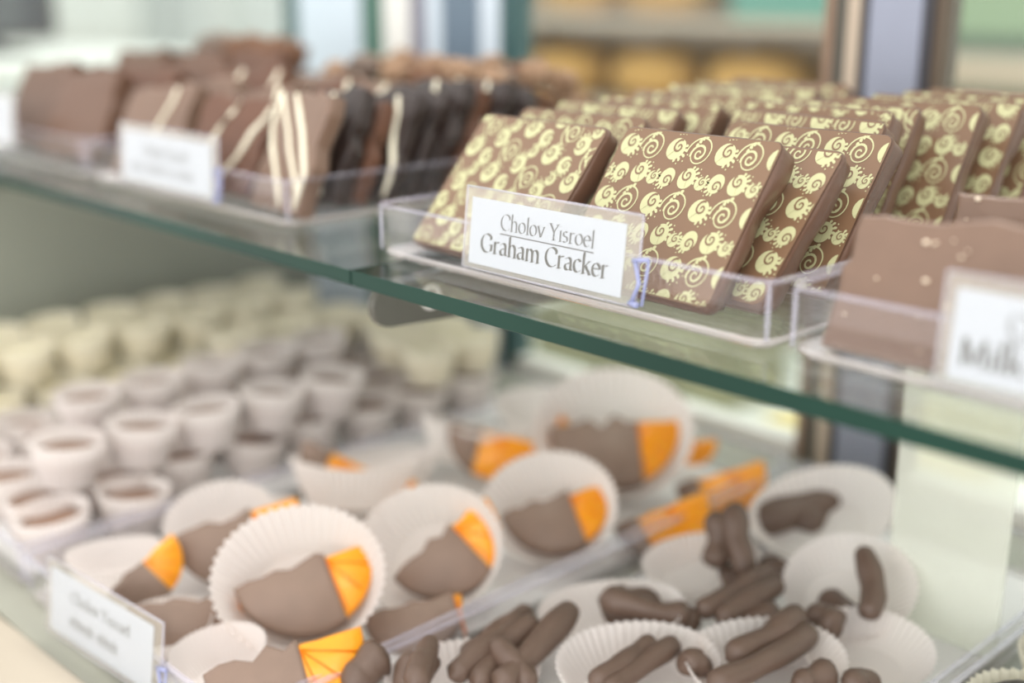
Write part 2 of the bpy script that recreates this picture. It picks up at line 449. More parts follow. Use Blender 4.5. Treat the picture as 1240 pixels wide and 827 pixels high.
# ------------------------------------------------------------------ lettering: broad-nib strokes
def arc(cx, cy, rx, ry, a0, a1, n=14):
    return [(cx + rx * cos(R(a0 + (a1 - a0) * i / n)), cy + ry * sin(R(a0 + (a1 - a0) * i / n))) for i in range(n + 1)]
def L(*p): return list(p)
def srf(x, y, w_=0.17): return [(x - w_, y), (x + w_, y + 0.03)]
GL = {
    'C': (1.30, [arc(0.74, 0.72, 0.66, 0.74, 48, 318), L((1.18, 1.28), (1.2, 1.02))]),
    'G': (1.46, [arc(0.74, 0.72, 0.66, 0.74, 48, 322), L((1.18, 1.28), (1.2, 1.02)), L((1.27, 0.62), (1.27, 0.14)), srf(1.24, 0.62, 0.2)]),
    'Y': (1.20, [L((0.12, 1.44), (0.60, 0.72)), L((1.10, 1.44), (0.60, 0.72)), L((0.60, 0.74), (0.60, 0.0)), srf(0.12, 1.42), srf(1.06, 1.42), srf(0.6, 0.0, 0.2)]),
    'M': (1.72, [L((0.24, 0.0), (0.30, 1.40)), L((0.30, 1.42), (0.84, 0.06)), L((0.84, 0.06), (1.40, 1.42)), L((1.40, 1.42), (1.46, 0.0)), srf(0.24, 0.0), srf(1.46, 0.0), srf(0.2, 1.42, 0.12), srf(1.46, 1.42, 0.12)]),
    'A': (1.40, [L((0.14, 0.0), (0.68, 1.44)), L((0.68, 1.44), (1.24, 0.0)), L((0.36, 0.5), (1.02, 0.5)), srf(0.14, 0.0), srf(1.24, 0.0)]),
    'h': (1.08, [L((0.22, 0.0), (0.22, 1.58)), arc(0.54, 0.60, 0.31, 0.38, 170, 0), L((0.85, 0.62), (0.85, 0.0)), srf(0.22, 0.0), srf(0.85, 0.0), L((0.04, 1.48), (0.22, 1.56))]),
    'o': (1.02, [arc(0.50, 0.50, 0.41, 0.49, 60, 420, 22)]),
    'l': (0.46, [L((0.23, 0.0), (0.23, 1.58)), srf(0.23, 0.0), L((0.05, 1.48), (0.23, 1.56))]),
    'v': (0.98, [L((0.10, 0.98), (0.48, 0.02)), L((0.48, 0.02), (0.88, 0.98)), srf(0.12, 0.97, 0.15), srf(0.86, 0.97, 0.13)]),
    'i': (0.46, [L((0.23, 0.0), (0.23, 0.98)), srf(0.23, 0.0), L((0.05, 0.9), (0.23, 0.98)), L((0.13, 1.30), (0.33, 1.42))]),
    's': (0.78, [arc(0.38, 0.74, 0.24, 0.24, 40, 230, 9) + arc(0.38, 0.27, 0.27, 0.26, 70, -140, 10)]),
    'r': (0.76, [L((0.22, 0.0), (0.22, 0.98)), arc(0.52, 0.62, 0.28, 0.34, 165, 60, 7), srf(0.24, 0.0, 0.2), L((0.05, 0.9), (0.22, 0.98))]),
    'e': (0.92, [arc(0.48, 0.50, 0.38, 0.49, 8, 318, 16), L((0.12, 0.55), (0.86, 0.60))]),
    'a': (0.94, [arc(0.42, 0.70, 0.28, 0.27, 150, 0, 8), L((0.70, 0.72), (0.70, 0.12), (0.84, 0.04)), arc(0.40, 0.27, 0.28, 0.26, 70, 300, 10), L((0.5, 0.52), (0.70, 0.58)), L((0.52, 0.05), (0.70, 0.2))]),
    'm': (1.66, [L((0.22, 0.0), (0.22, 0.98)), arc(0.52, 0.60, 0.29, 0.37, 170, 0), L((0.81, 0.62), (0.81, 0.0)), arc(1.12, 0.60, 0.30, 0.37, 170, 0), L((1.42, 0.62), (1.42, 0.0)), srf(0.22, 0.0), srf(0.81, 0.0), srf(1.42, 0.0), L((0.05, 0.9), (0.22, 0.98))]),
    'c': (0.86, [arc(0.48, 0.50, 0.38, 0.49, 42, 318, 14)]),
    'k': (1.04, [L((0.22, 0.0), (0.22, 1.58)), L((0.24, 0.48), (0.78, 0.96)), L((0.42, 0.62), (0.92, 0.0)), srf(0.22, 0.0), srf(0.76, 0.96, 0.13), srf(0.92, 0.0, 0.12), L((0.04, 1.48), (0.22, 1.56))]),
    ' ': (0.55, []),
}
def lettering(text, x0, x1, zb, xh, pen, underline=False, strokes=None):
    """polygons of one printed line between x0 and x1, baseline zb, in the card's plane (y = 0)"""
    adv = sum(GL[c][0] for c in text)
    k = (x1 - x0) / adv
    v = []; f = []
    nx, nz = cos(R(24)) * pen / 2, sin(R(24)) * pen / 2
    x = x0
    for c in text:
        for st in GL[c][1]:
            o = len(v)
            for p in st:
                px, pz = x + p[0] * k, zb + p[1] * xh
                v.append((px - nx, 0, pz - nz)); v.append((px + nx, 0, pz + nz))
            for i in range(len(st) - 1):
                f.append((o + 2 * i, o + 2 * i + 1, o + 2 * i + 3, o + 2 * i + 2))
        x += GL[c][0] * k
    if underline:
        o = len(v)
        v += [(x0, 0, zb - 0.20), (x1, 0, zb - 0.20), (x1, 0, zb - 0.145), (x0, 0, zb - 0.145)]
        f.append((o, o + 1, o + 2, o + 3))
    return v, f
def blurred_line(words, x0, zb, xh, pen):
    """rows of upright strokes for small print that the photograph does not resolve"""
    v = []; f = []
    x = x0
    rnd = random.Random(3)
    for n in words:
        for i in range(n):
            hgt = xh * rnd.choice((1.0, 1.0, 1.5))
            for dx, z0_, z1_ in ((0, 0, hgt), (0.11, xh * 0.75, xh), (0.2, 0, xh)):
                o = len(v)
                w_ = pen if dx != 0.11 else 0.14
                v += [(x + dx, 0, zb + z0_), (x + dx + w_, 0, zb + z0_), (x + dx + w_, 0, zb + z1_), (x + dx, 0, zb + z1_)]
                f.append((o, o + 1, o + 2, o + 3))
            x += 0.36
        x += 0.3
    return v, f

def price_tag(cx, y, zb, w_, h, rz, lean, lines, label, clip=True):
    """card in a clear holder hooked over a tray front; local x along the tray front, origin at the card's bottom centre"""
    e = empty('price_tag', (cx, y, zb), (R(-lean), 0, rz))
    hv, hf = boxdata(-w_ / 2 - 0.35, w_ / 2 + 0.75, -0.06, 0.02, -0.22, h + 0.42, 0.03)
    bv, bf = boxdata(-w_ / 2 - 0.35, w_ / 2 + 0.75, 0.07, 0.14, -0.22, h + 0.42, 0.03)
    put('holder', mesh('holder', *join((hv, hf), (bv, bf)), 'holder'), e)
    ed = []
    x0, x1, z0, z1 = -w_ / 2 - 0.35, w_ / 2 + 0.75, -0.22, h + 0.42
    for a, b in (((x0, z0), (x1, z0)), ((x1, z0), (x1, z1)), ((x1, z1), (x0, z1)), ((x0, z1), (x0, z0))):
        ed.append(tube([(a[0], 0.04, a[1]), (b[0], 0.04, b[1])], 0.055, 6))
    put('holder_edge', mesh('holder_edge', *join(*ed), 'acrylic_edge', True), e)
    cv, cf = boxdata(-w_ / 2, w_ / 2, 0.03, 0.06, 0, h)
    card = put('card', mesh('card', cv, cf, 'card'), e)
    for d, mat in lines:
        put('lettering', mesh('lettering', *d, mat), card, (0, 0.022, 0))
    if clip:
        xc = w_ / 2 + 0.55
        cl = join(tube([(xc, -0.1, 1.5), (xc + 0.75, -0.1, 1.62)], 0.1, 6), tube([(xc + 0.1, -0.1, 1.5), (xc + 0.4, -0.1, 0.7), (xc + 0.1, -0.1, -0.05)], 0.09, 6),
                  tube([(xc + 0.75, -0.1, 1.6), (xc + 0.62, -0.1, -0.1)], 0.07, 6), tube([(xc, -0.1, -0.08), (xc + 0.45, -0.1, -0.1)], 0.12, 6))
        put('spring_clip', mesh('spring_clip', *cl, 'clip', True), e)
    return tag(e, label, 'price tag')

W, H = 8.5, 2.75
price_tag(-33.2, 32.98, 0.95, W, H, 0, 6, [
    (lettering('Cholov Yisroel', -2.45, 2.75, 1.62, 0.44, 0.10, True), 'ink_grey'),
    (lettering('Graham Cracker', -3.55, 3.55, 0.58, 0.52, 0.14), 'ink')],
    'white price tag reading Cholov Yisroel Graham Cracker')
price_tag(-11.85, 33.1, 0.85, W, H, 0, 4, [
    (lettering('Cholov Yisroel', -2.6, 2.5, 1.62, 0.46, 0.11, True), 'ink_grey'),
    (lettering('Milk A', -3.95, -0.9, 0.5, 0.56, 0.15), 'ink')],
    'white price tag beginning with Milk on the salted bark tray', False)
price_tag(-64.1, 33.3, 1.05, 10.2, 2.85, 0, 4, [
    (lettering('Cholov Yisroel', -2.6, 2.6, 1.65, 0.40, 0.10, True), 'ink_grey'),
    (blurred_line((4, 7, 2, 5), -4.1, 0.55, 0.42, 0.07), 'ink_grey')],
    'white price tag on the drizzled bark tray')
price_tag(-91.2, 33.3, 1.6, 10.2, 3.0, 0, 4, [
    (lettering('Cholov Yisroel', -2.6, 2.6, 1.65, 0.40, 0.10, True), 'ink_grey')],
    'white price tag on the plain milk bark tray', False)
price_tag(-50.3, 20.75, -18.4, 8.9, 3.2, R(5), 8, [
    (lettering('Cholov Yisroel', -2.6, 2.6, 1.95, 0.42, 0.10, False), 'ink_grey'),
    (blurred_line((6, 5), -2.6, 0.7, 0.45, 0.07), 'ink_grey')],
    'white price tag on the candied orange tray')

# ------------------------------------------------------------------ graham crackers with swirl print
CW, CH, CT = 7.9, 7.25, 1.35
def cracker_mesh(seed):
    base = rrect(-CW / 2, CW / 2, 0, CH, 0.42, 4)
    # more points along the long sides so the coating can wander
    out = []
    for i, p in enumerate(base):
        q = base[(i + 1) % len(base)]
        d = math.hypot(q[0] - p[0], q[1] - p[1])
        n = max(1, int(d / 0.5))
        for k in range(n): out.append((p[0] + (q[0] - p[0]) * k / n, p[1] + (q[1] - p[1]) * k / n))
    rings = []
    for yy, ins, amp in ((0.0, 0.10, 0.0), (0.06, 0.02, 0.02), (0.25, 0.0, 0.08), (0.6, 0.02, 0.16), (0.95, 0.10, 0.2), (1.22, 0.32, 0.14), (1.35, 0.7, 0.05)):
        rg = []
        for x, z in out:
            dx, dz = x, z - CH / 2
            k = noise.noise((x * 0.55 + seed * 9, z * 0.55, yy * 1.5 + seed)) * amp * (2 if z > 0.6 else 0) - ins
            if z < 0.3 and yy > 0.5: k -= 0.35 * (yy - 0.5)
            l = math.hypot(dx, dz)
            sy = noise.noise((x * 0.4 + seed * 5, z * 0.4, 7 + seed)) * 0.22 * (yy / CT)
            rg.append((x + k * dx / l, yy + sy, z + k * dz / l))
        rings.append(rg)
    v, f = loft(rings, True, False, True)
    n = len(out)
    f.append(tuple(range(n)))
    mi = [0] * (len(f) - 1) + [1]
    me = mesh('graham_cracker', v, f, ['milk_edge', 'milk_face'], True, mi)
    me.polygons[len(f) - 1].use_smooth = False
    return me

def clip_poly(poly, x0, x1, z0, z1):
    for ax, lim, sg in ((0, x0, 1), (0, x1, -1), (1, z0, 1), (1, z1, -1)):
        out = []
        for i in range(len(poly)):
            a, b = poly[i], poly[(i + 1) % len(poly)]
            da, db = (a[ax] - lim) * sg, (b[ax] - lim) * sg
            if da >= 0: out.append(a)
            if (da >= 0) != (db >= 0):
                t = da / (da - db)
                out.append((a[0] + (b[0] - a[0]) * t, a[1] + (b[1] - a[1]) * t))
        poly = out
        if len(poly) < 3: return None
    return poly

def stroke(pts, wid):
    """strip of quads along pts with widths wid (list)"""
    q = []
    n = len(pts)
    side = []
    for i in range(n):
        a, b = pts[max(0, i - 1)], pts[min(n - 1, i + 1)]
        dx, dy = b[0] - a[0], b[1] - a[1]
        l = math.hypot(dx, dy) or 1
        side.append((-dy / l * wid[i] / 2, dx / l * wid[i] / 2))
    for i in range(n - 1):
        p, r_ = pts[i], pts[i + 1]; s, t = side[i], side[i + 1]
        q.append([(p[0] + s[0], p[1] + s[1]), (r_[0] + t[0], r_[1] + t[1]), (r_[0] - t[0], r_[1] - t[1]), (p[0] - s[0], p[1] - s[1])])
    return q
def spiral(r0, r1, turns, a0, n, w0, w1, cx=0, cy=0, sgn=1):
    pts = []; wd = []
    for i in range(n + 1):
        t = i / n; a = R(a0) + sgn * 2 * pi * turns * t; r = r0 + (r1 - r0) * t ** 1.15
        pts.append((cx + r * cos(a), cy + r * sin(a))); wd.append(w0 + (w1 - w0) * t)
    return stroke(pts, wd)
def petal(ang, r0, r1, wd):
    c, s = cos(R(ang)), sin(R(ang))
    out = []
    for i in range(8):
        a = 2 * pi * i / 8
        u = (r0 + r1) / 2 + (r1 - r0) / 2 * cos(a); t = wd / 2 * sin(a) * (1.25 if cos(a) > 0 else 0.8)
        out.append((u * c - t * s, u * s + t * c))
    return out
def blob(small=False):
    cream = []; brown = []
    n = 22
    rim = []
    for i in range(n):
        a = 2 * pi * i / n
        r = 0.92 + 0.10 * cos(a - R(200))
        rim.append((r * cos(a), r * 0.96 * sin(a)))
    for i in range(n): cream.append([(0, 0), rim[i], rim[(i + 1) % n]])
    brown += spiral(0.07, 0.60, 1.35, 200, 18, 0.10, 0.17, 0.12, 0.16, -1)
    if not small:
        for k, a in enumerate((-78, -52, -28, -4, 18)): cream.append(petal(a, 0.74, (1.12, 1.22, 1.26, 1.2, 1.08)[k], 0.24))
        for a, r in ((-64, 1.3), (-16, 1.36), (-40, 1.42)): cream.append(petal(a, r - 0.07, r + 0.07, 0.13))
    else:
        for k, a in enumerate((8, 34, 62)): cream.append(petal(a, 0.72, 1.3, 0.32))
    return cream, brown
def ringlet():
    cream = []
    cream += spiral(0.10, 0.62, 1.5, 20, 22, 0.10, 0.16, -0.08, -0.12)
    cream += spiral(0.30, 0.52, 0.45, -60, 9, 0.20, 0.05, -0.05, -0.12)
    cream += spiral(0.62, 1.02, 0.95, 200, 22, 0.07, 0.11, -0.05, -0.05)
    for k, (a, r) in enumerate(((150, 0.62), (128, 0.74), (112, 0.86), (97, 0.98))):
        cream.append(petal(a - 12, r - 0.18, r + 0.10, 0.24))
    return cream, []
MOT = {'B': blob(), 'S': blob(True), 'L': ringlet()}
TILE = [('L', 0.02, 0.0, 0.62, 0), ('B', -0.47, 0.01, 0.48, 0), ('B', -0.40, 0.47, 0.40, 250), ('B', 0.0, 0.53, 0.44, 53), ('S', 0.315, 0.46, 0.29, 0)]
PU, PV, STRETCH = 2.42, 2.12, 1.19
def print_mesh(ou, ov, ang, mir=1):
    v = []; f = []; mi = []
    x0, x1, z0, z1 = -CW / 2 + 0.16, CW / 2 - 0.16, 0.16, CH - 0.16
    ca, sa = cos(R(ang)), sin(R(ang))
    for i in range(-5, 6):
        for j in range(-6, 7):
            for kind, u, w_, s, spin in TILE:
                gx, gz = (i + u) * PU * mir + ou, (j + w_) * PV + ov
                jit = spin + 12 * noise.noise((i * 3.1 + u, j * 2.7 + w_, ou))
                cj, sj = cos(R(jit)), sin(R(jit))
                cx = gx * ca - gz * sa; cz = gx * sa + gz * ca
                if abs(cx) > CW or abs(cz) > CH: continue
                for layer, polys in enumerate(MOT[kind]):
                    for pi_, pl in enumerate(polys):
                        q = []
                        for a, b in pl:
                            a, b = a * s * mir, b * s
                            a, b = a * cj - b * sj, a * sj + b * cj
                            q.append((cx + a * ca - b * sa, CH / 2 + STRETCH * (cz + a * sa + b * ca)))
                        q = clip_poly(q, x0, x1, z0, z1)
                        if not q: continue
                        o = len(v)
                        yy = -0.006 - 0.012 * layer - 0.0007 * (pi_ % 14)
                        v += [(a, yy, b) for a, b in q]
                        f.append(tuple(range(o, o + len(q)))); mi.append(layer)
    return mesh('swirl_print', v, f, ['print', 'milk_face'], False, mi)
CM = [cracker_mesh(s) for s in range(4)]
PMS = [print_mesh(0.3, 0.2, 0), print_mesh(0.9, -0.6, 62), print_mesh(-0.5, 0.7, 0), print_mesh(0.2, 0.4, 90), print_mesh(1.1, 0.1, 180)]
def cracker(xr, yt, zt, k, p, label, rz=0.0, z0=0.74, sx=1.0):
    """top right corner of the printed face at (xr, yt, zt), foot at z0"""
    c = min(0.999, max(0.3, (zt - z0) / CH)); th = math.acos(c)
    o = put('graham_cracker', CM[k % 4], None, (xr - CW / 2 * sx * cos(rz), yt - CH * sin(th) - CW / 2 * sx * sin(rz), z0), (-th, 0, rz), (sx, 1, 1))
    put('swirl_print', PMS[p % 5], o)
    return tag(o, label, 'cookie', 'graham crackers in the printed cookie tray')
cracker(-26.0, 38.85, 6.5, 0, 0, 'swirl-printed graham cracker standing in front beside the clip of its tag')
cracker(-34.9, 38.6, 6.35, 1, 1, 'swirl-printed graham cracker standing behind the Graham Cracker tag', R(-4), 0.74, 1.08)
ORD = ('second', 'third', 'fourth', 'fifth', 'sixth', 'seventh', 'eighth', 'ninth', 'tenth', 'eleventh')
for i, (xr, yt, zt) in enumerate(((-24.9, 41.1, 6.05), (-24.3, 43.8, 6.5), (-26.0, 46.0, 6.75), (-26.9, 48.2, 6.95), (-27.0, 50.7, 6.95), (-25.2, 53.1, 7.0), (-24.6, 55.5, 7.0),
                                  (-24.2, 57.9, 7.05), (-24.0, 60.3, 7.05))):
    cracker(xr, yt, zt, i + 1, (2, 0, 2, 4, 3, 0, 2, 4, 0)[i], 'swirl-printed graham cracker, %s in the row starting at the tag clip' % ORD[i], R(random.uniform(-1.5, 1.5)))
for i, (xr, yt, zt) in enumerate(((-35.4, 42.2, 6.45), (-35.9, 45.0, 6.6), (-35.6, 47.7, 6.75), (-35.4, 50.4, 6.9), (-35.7, 53.1, 7.0), (-35.5, 55.8, 7.05), (-35.4, 58.5, 7.1))):
    cracker(xr, yt, zt, i, (0, 2, 4, 0, 3, 2, 0)[i], 'swirl-printed graham cracker, %s in the row starting behind the tag' % ORD[i], R(random.uniform(-1.5, 1.5)))

# ------------------------------------------------------------------ broken bark slabs
def slab_data(w_, h, t, seed, rough=0.25):
    rnd = random.Random(seed)
    out = []
    corners = [(-w_ / 2, 0), (w_ / 2, 0), (w_ / 2 - rnd.uniform(0, 0.5), h), (-w_ / 2 + rnd.uniform(0, 0.5), h - rnd.uniform(0, 0.5))]
    for i in range(4):
        p, q = corners[i], corners[(i + 1) % 4]
        n = 7
        for k in range(n):
            tt = k / n
            j = rough * (0.25 if i == 0 else 1)
            out.append((p[0] + (q[0] - p[0]) * tt + rnd.uniform(-j, j) * (0 if k == 0 else 0.7), p[1] + (q[1] - p[1]) * tt + rnd.uniform(-j, j) * (0 if k == 0 else 0.7)))
    rings = []
    for yy, ins in ((0.0, 0.14), (0.08, 0.02), (t * 0.45, 0.0), (t * 0.8, 0.04), (t, 0.2)):
        rg = []
        for x, z in out:
            dx, dz = x, z - h / 2; l = math.hypot(dx, dz) or 1
            k = noise.noise((x + seed * 3.3, z, yy * 2)) * 0.10 - ins
            rg.append((x + k * dx / l, yy, z + k * dz / l))
        rings.append(rg)
    # front and back faces as fans with a gentle relief
    v, f = loft(rings)
    n = len(out)
    for base, sgn, yy in ((0, 1, 0.0), (4 * n, -1, t)):
        prev = list(range(base, base + n))
        for sc_ in (0.72, 0.4):
            o = len(v)
            for x, z in out:
                px, pz = x * sc_, h / 2 + (z - h / 2) * sc_
                v.append((px, yy - sgn * 0.07 * (0.5 + noise.noise((px * 0.8 + seed, pz * 0.8, seed * 2.0))), pz))
            cur = list(range(o, o + n))
            for j in range(n):
                k = (j + 1) % n
                f.append((prev[j], prev[k], cur[k], cur[j])[::sgn])
            prev = cur
        f.append(tuple(prev)[::sgn])
    return v, f

def drizzle_data(w_, h, seed, cnt=3, wd=0.22, dirn=1):
    rnd = random.Random(seed)
    ds = []
    for i in range(cnt):
        x = -w_ / 2 + w_ * (i + 0.6) / cnt + rnd.uniform(-0.2, 0.2)
        sl = rnd.uniform(0.5, 1.1) * dirn
        pts = []
        for k in range(7):
            t = k / 6
            px = max(-w_ / 2 + 0.3, min(w_ / 2 - 0.3, x + (t - 0.5) * sl * 2 + 0.1 * sin(k * 2 + seed)))
            pts.append((px, -0.05, 0.3 + (h - 0.55) * t))
        ds.append(tube(pts, [wd * 0.6] + [wd * rnd.uniform(0.8, 1.25) for _ in range(5)] + [wd * 0.7], 6))
    return join(*ds)
def salt_data(w_, h, seed, cnt=14):
    rnd = random.Random(seed); ds = []
    for i in range(cnt):
        x, z, s = rnd.uniform(-w_ / 2 + 0.3, w_ / 2 - 0.3), rnd.uniform(0.4, h - 0.4), rnd.choice((0.03, 0.04, 0.05, 0.08))
        ds.append(boxdata(x - s, x + s, -0.1 - s, -0.02, z - s * 0.8, z + s * 0.8, s * 0.4))
    return join(*ds)

def slab(x, y, z, w_, h, t, lean, rz, mat, seed, label, group, driz=0, salt=0, roll=0.0, dirn=1):
    z = max(z, 0.2 + t * sin(R(lean)) + 0.5 * w_ * abs(sin(R(roll))))
    o = put('chocolate_bark', mesh('chocolate_bark', *slab_data(w_, h, t, seed, 0.2 if salt else 0.38), mat, False), None, (x, y, z), (R(-lean), R(roll), R(rz)))
    if driz: put('drizzle', mesh('drizzle', *drizzle_data(w_, h, seed + 50, abs(driz), 0.16, dirn), 'drizzle', True), o)
    if salt:
        s = put('salt_crystals', mesh('salt_crystals', *salt_data(w_, h, seed, salt), 'salt', False), o); s['kind'] = 'stuff'
    return tag(o, label, 'chocolate bark', group)

# salted milk bark tray
slab(-17.75, 34.3, 0.45, 6.9, 5.0, 0.9, 20, 0, 'milk', 11, 'front slab of salted milk chocolate bark behind the Milk tag', 'salted milk bark', 0, 16)
slab(-15.2, 39.3, 0.5, 9.6, 5.1, 0.9, 12, 3, 'milk', 12, 'wide slab of salted milk chocolate bark just behind the front slab', 'salted milk bark', 0, 14)
for i, (x, y, h) in enumerate(((-14.6, 37.0, 4.3), (-15.5, 42.3, 4.9), (-13.5, 45, 5.0), (-15, 48, 4.8), (-9.0, 36.4, 4.6))):
    slab(x, y, 0.4, 7.5, h, 0.9, 12, random.uniform(-4, 4), 'milk', 20 + i, 'slab of salted milk chocolate bark deeper in its tray', 'salted milk bark', 0, 8)

# drizzled bark tray
slab(-55.5, 34.9, 0.5, 5.2, 6.6, 1.1, 22, -4, 'milk', 31, 'milk chocolate bark slab with white drizzle at the tray corner', 'drizzled bark', 3, 0, 0.0, -3.0)
for i in range(8):
    y = 37.0 + i * 1.7
    slab(-55.3 + random.uniform(-0.6, 0.6), y, 0.4, 4.9, 6.3 + random.uniform(-0.6, 0.6), 1.1, 26 + random.uniform(-2, 2), random.uniform(-7, 5), ('dark', 'mid', 'dark', 'dark')[i % 4], 40 + i,
         'dark chocolate bark slab, %s in the row starting at the drizzled corner slab' % ORD[i], 'dark drizzled bark', (1, 0, 2, 0)[i % 4], 0, random.uniform(-6, 6), -1.2)
for i in range(6):
    y = 34.9 + i * 2.4
    slab(-62.2 + random.uniform(-0.8, 0.8), y, 0.4, 5.8, 6.2 + random.uniform(-0.7, 0.7), 1.3, 26 + random.uniform(-3, 3), random.uniform(-4, 24), ('mid', 'milk', 'milk')[i % 3], 60 + i,
         'milk chocolate bark slab with cream drizzle behind the price tag', 'cream drizzled bark', (2, 1, 0)[i % 3], 0, random.uniform(-10, 6), 1.4)
for i in range(6):
    y = 35.2 + i * 2.6
    slab(-70.2 + random.uniform(-0.8, 0.8), y, 0.4, 6.4, 6.3 + random.uniform(-0.8, 0.8), 1.4, 28 + random.uniform(-3, 4), random.uniform(4, 30), ('milk', 'milk', 'mid')[i % 3], 80 + i,
         'thick milk chocolate bark slab with cream stripes beside the plain bark', 'striped milk bark', (1, 0, 2)[i % 3], 0, random.uniform(-12, 6), 1.4)
# plain milk bark tray
for i in range(8):
    y = 35.4 + (i // 2) * 3.8
    slab(-81.4 - (i % 2) * 8.4 + random.uniform(-0.5, 0.5), y + random.uniform(-0.3, 0.3), 0.4, 6.4, 6.8 + 0.6 * (i // 4) + random.uniform(-0.5, 0.5), 1.5, 30 + random.uniform(-2, 2), random.uniform(6, 16), ('milk_edge', 'mid')[(i // 2) % 2], 100 + i,
         'plain milk chocolate bark slab in the tray at the shelf end', 'plain milk bark')

# nut clusters heaped at the back of the bark trays
def icos(n, sub=3):
    import bmesh
    bm = bmesh.new(); bmesh.ops.create_icosphere(bm, subdivisions=sub, radius=1.0)
    v = [x.co.copy() for x in bm.verts]; f = [tuple(y.index for y in x.verts) for x in bm.faces]
    bm.free()
    return v, f
def cluster_mesh(seed, mat):
    v, f = icos(1, 4)
    out = []
    for p in v:
        d = noise.voronoi(p * 3.0 + Vector((seed * 4.1, 0, 0)))[0]
        k = 1.2 - 0.75 * d[0] + 0.12 * noise.noise(p * 2.5 + Vector((seed, 1, 2)))
        out.append((p.x * 2.2 * k, p.y * 1.9 * k, 1.35 + p.z * 1.45 * k))
    return mesh('nut_cluster', out, f, mat, True)
CL = {m: [cluster_mesh(i + 5 * j, m) for i in range(2)] for j, m in enumerate(('nut', 'nut_brown', 'nut_grey'))}
def clusters(pts, label, group):
    for i, (x, y, z, m) in enumerate(pts):
        tag(put('nut_cluster', CL[m][i % 2], None, (x, y, z), (0, 0, R(37 * i)), (0.62 if x > -77 else 1.12) if z > 5 else 1.0), label, 'nut cluster', group)
pts = []
for i in range(5):
    for j in range(3): pts.append((-73.6 + i * 4.55, 51.8 + j * 3.7, 0.3, ('nut', 'nut_brown', 'nut', 'nut_grey')[(i + 2 * j) % 4]))
for i in range(4):
    for j in range(3): pts.append((-72.4 + i * 4.8, 52.6 + j * 3.6, 2.9, ('nut', 'nut_brown', 'nut')[(i + j) % 3]))
for i in range(6):
    for j in range(3): pts.append((-73.2 + i * 3.3 + 0.8 * (j % 2), 52.2 + j * 3.0, 5.3 + 0.35 * ((i * 2 + j) % 3), ('nut', 'nut_grey', 'nut', 'nut_brown', 'nut')[(i + 2 * j) % 5]))
clusters(pts, 'bumpy tan nut cluster heaped behind the drizzled bark', 'nut clusters behind the drizzled bark')
pts = []
for z, n0 in ((0.3, 0), (2.9, 1), (5.4, 2)):
    for i in range(4 - n0 // 2):
        for j in range(3 - n0): pts.append((-95.5 + i * 4.6 + n0 * 1.4, 51 + j * 3.9 + n0 * 1.6, z, ('nut_brown', 'nut_brown', 'nut_grey')[(i + j + n0) % 3]))
clusters(pts, 'bumpy brown nut cluster heaped behind the plain milk bark', 'nut clusters behind the plain bark')

# ------------------------------------------------------------------ pleated paper cups
def pleat_cup(rx0, ry0, rx1, ry1, h, n, amp, mat, flare=0.0):
    per = 4
    N = n * per
    rings = []
    rows = 7
    for j in range(rows + 1):
        t = j / rows
        rg = []
        for i in range(N):
            a = 2 * pi * i / N
            ph = i % per
            wv = (0, 1, 0, -1)[ph] * amp * (0.25 + 0.75 * t)
            rx, ry = rx0 + (rx1 - rx0) * t ** 0.85 + wv, ry0 + (ry1 - ry0) * t ** 0.85 + wv
            z = h * t + (0.5 * amp * (1 if ph == 1 else 0) if j == rows else 0) + flare * t * t * cos(a) ** 2
            rg.append((rx * cos(a), ry * sin(a), z))
        rings.append(rg)
    v, f = loft(rings, True, True, False)
    return mesh('paper_cup', v, f, mat, False)
CUPM = pleat_cup(1.45, 1.45, 2.08, 2.08, 2.75, 36, 0.07, 'paper')
CUPC = pleat_cup(1.45, 1.45, 2.08, 2.08, 2.75, 36, 0.07, 'cream_paper')
def fill_mesh(mat, top=2.05):
    rings = []
    for r, z in ((1.3, 0.12), (1.72, 0.55 * top + 0.2), (1.82, top - 0.12), (1.72, top), (1.2, top + 0.05), (0.5, top + 0.08)):
        rings.append([(r * (0.94 if z < top else 1) * cos(2 * pi * k / 28), r * (0.94 if z < top else 1) * sin(2 * pi * k / 28), z) for k in range(28)])
    v, f = loft(rings, True, True, True)
    return mesh('chocolate_filling', v, f, mat, True)
FM, FC = fill_mesh('fill'), fill_mesh('white_choc')
def candy_cup(x, y, z, cream, label, group):
    e = empty('chocolate_cup', (x, y, z), (R(random.uniform(-4, 4)), R(random.uniform(-4, 4)), R(random.uniform(0, 90))))
    put('paper_liner', CUPC if cream else CUPM, e)
    put('chocolate_filling', FC if cream else FM, e)
    return tag(e, label, 'candy', group)
Z1 = ZD + 0.5; Z2 = Z1 + 2.82
FIRST = ('first',) + ORD
l1 = 'milk chocolate candy in a white pleated cup, lower layer of the stack'
l2 = 'milk chocolate candy in a white pleated cup, top layer of the stack'
for r, x in enumerate((-66.0, -70.6, -75.2, -79.0)):
    for k in range(8):
        candy_cup(x + random.uniform(-0.15, 0.15), 24.6 + 4.75 * k + random.uniform(-0.15, 0.15), Z1, False, '%s lower-layer chocolate cup from the tray front, %s row from the orange slices' % (FIRST[k], FIRST[r]), 'chocolate cups, lower layer')
for x, y in ((-62.9, 24.4), (-62.8, 28.9)):
    candy_cup(x, y, Z1, False, 'chocolate cup squeezed between the stack and the orange tray', 'chocolate cups, lower layer')
for x, ks, y0 in ((-65.6, 5, 26.6), (-73.4, 5, 31.4)):
    for k in range(ks):
        candy_cup(x + random.uniform(-0.25, 0.25), y0 + 4.6 * k, Z2, False, '%s top-layer chocolate cup from the tray front, in the row %s' % ((('first',) + ORD)[k], 'beside the orange slices' if x > -70 else 'beside the white chocolate cups'), 'chocolate cups, top layer')
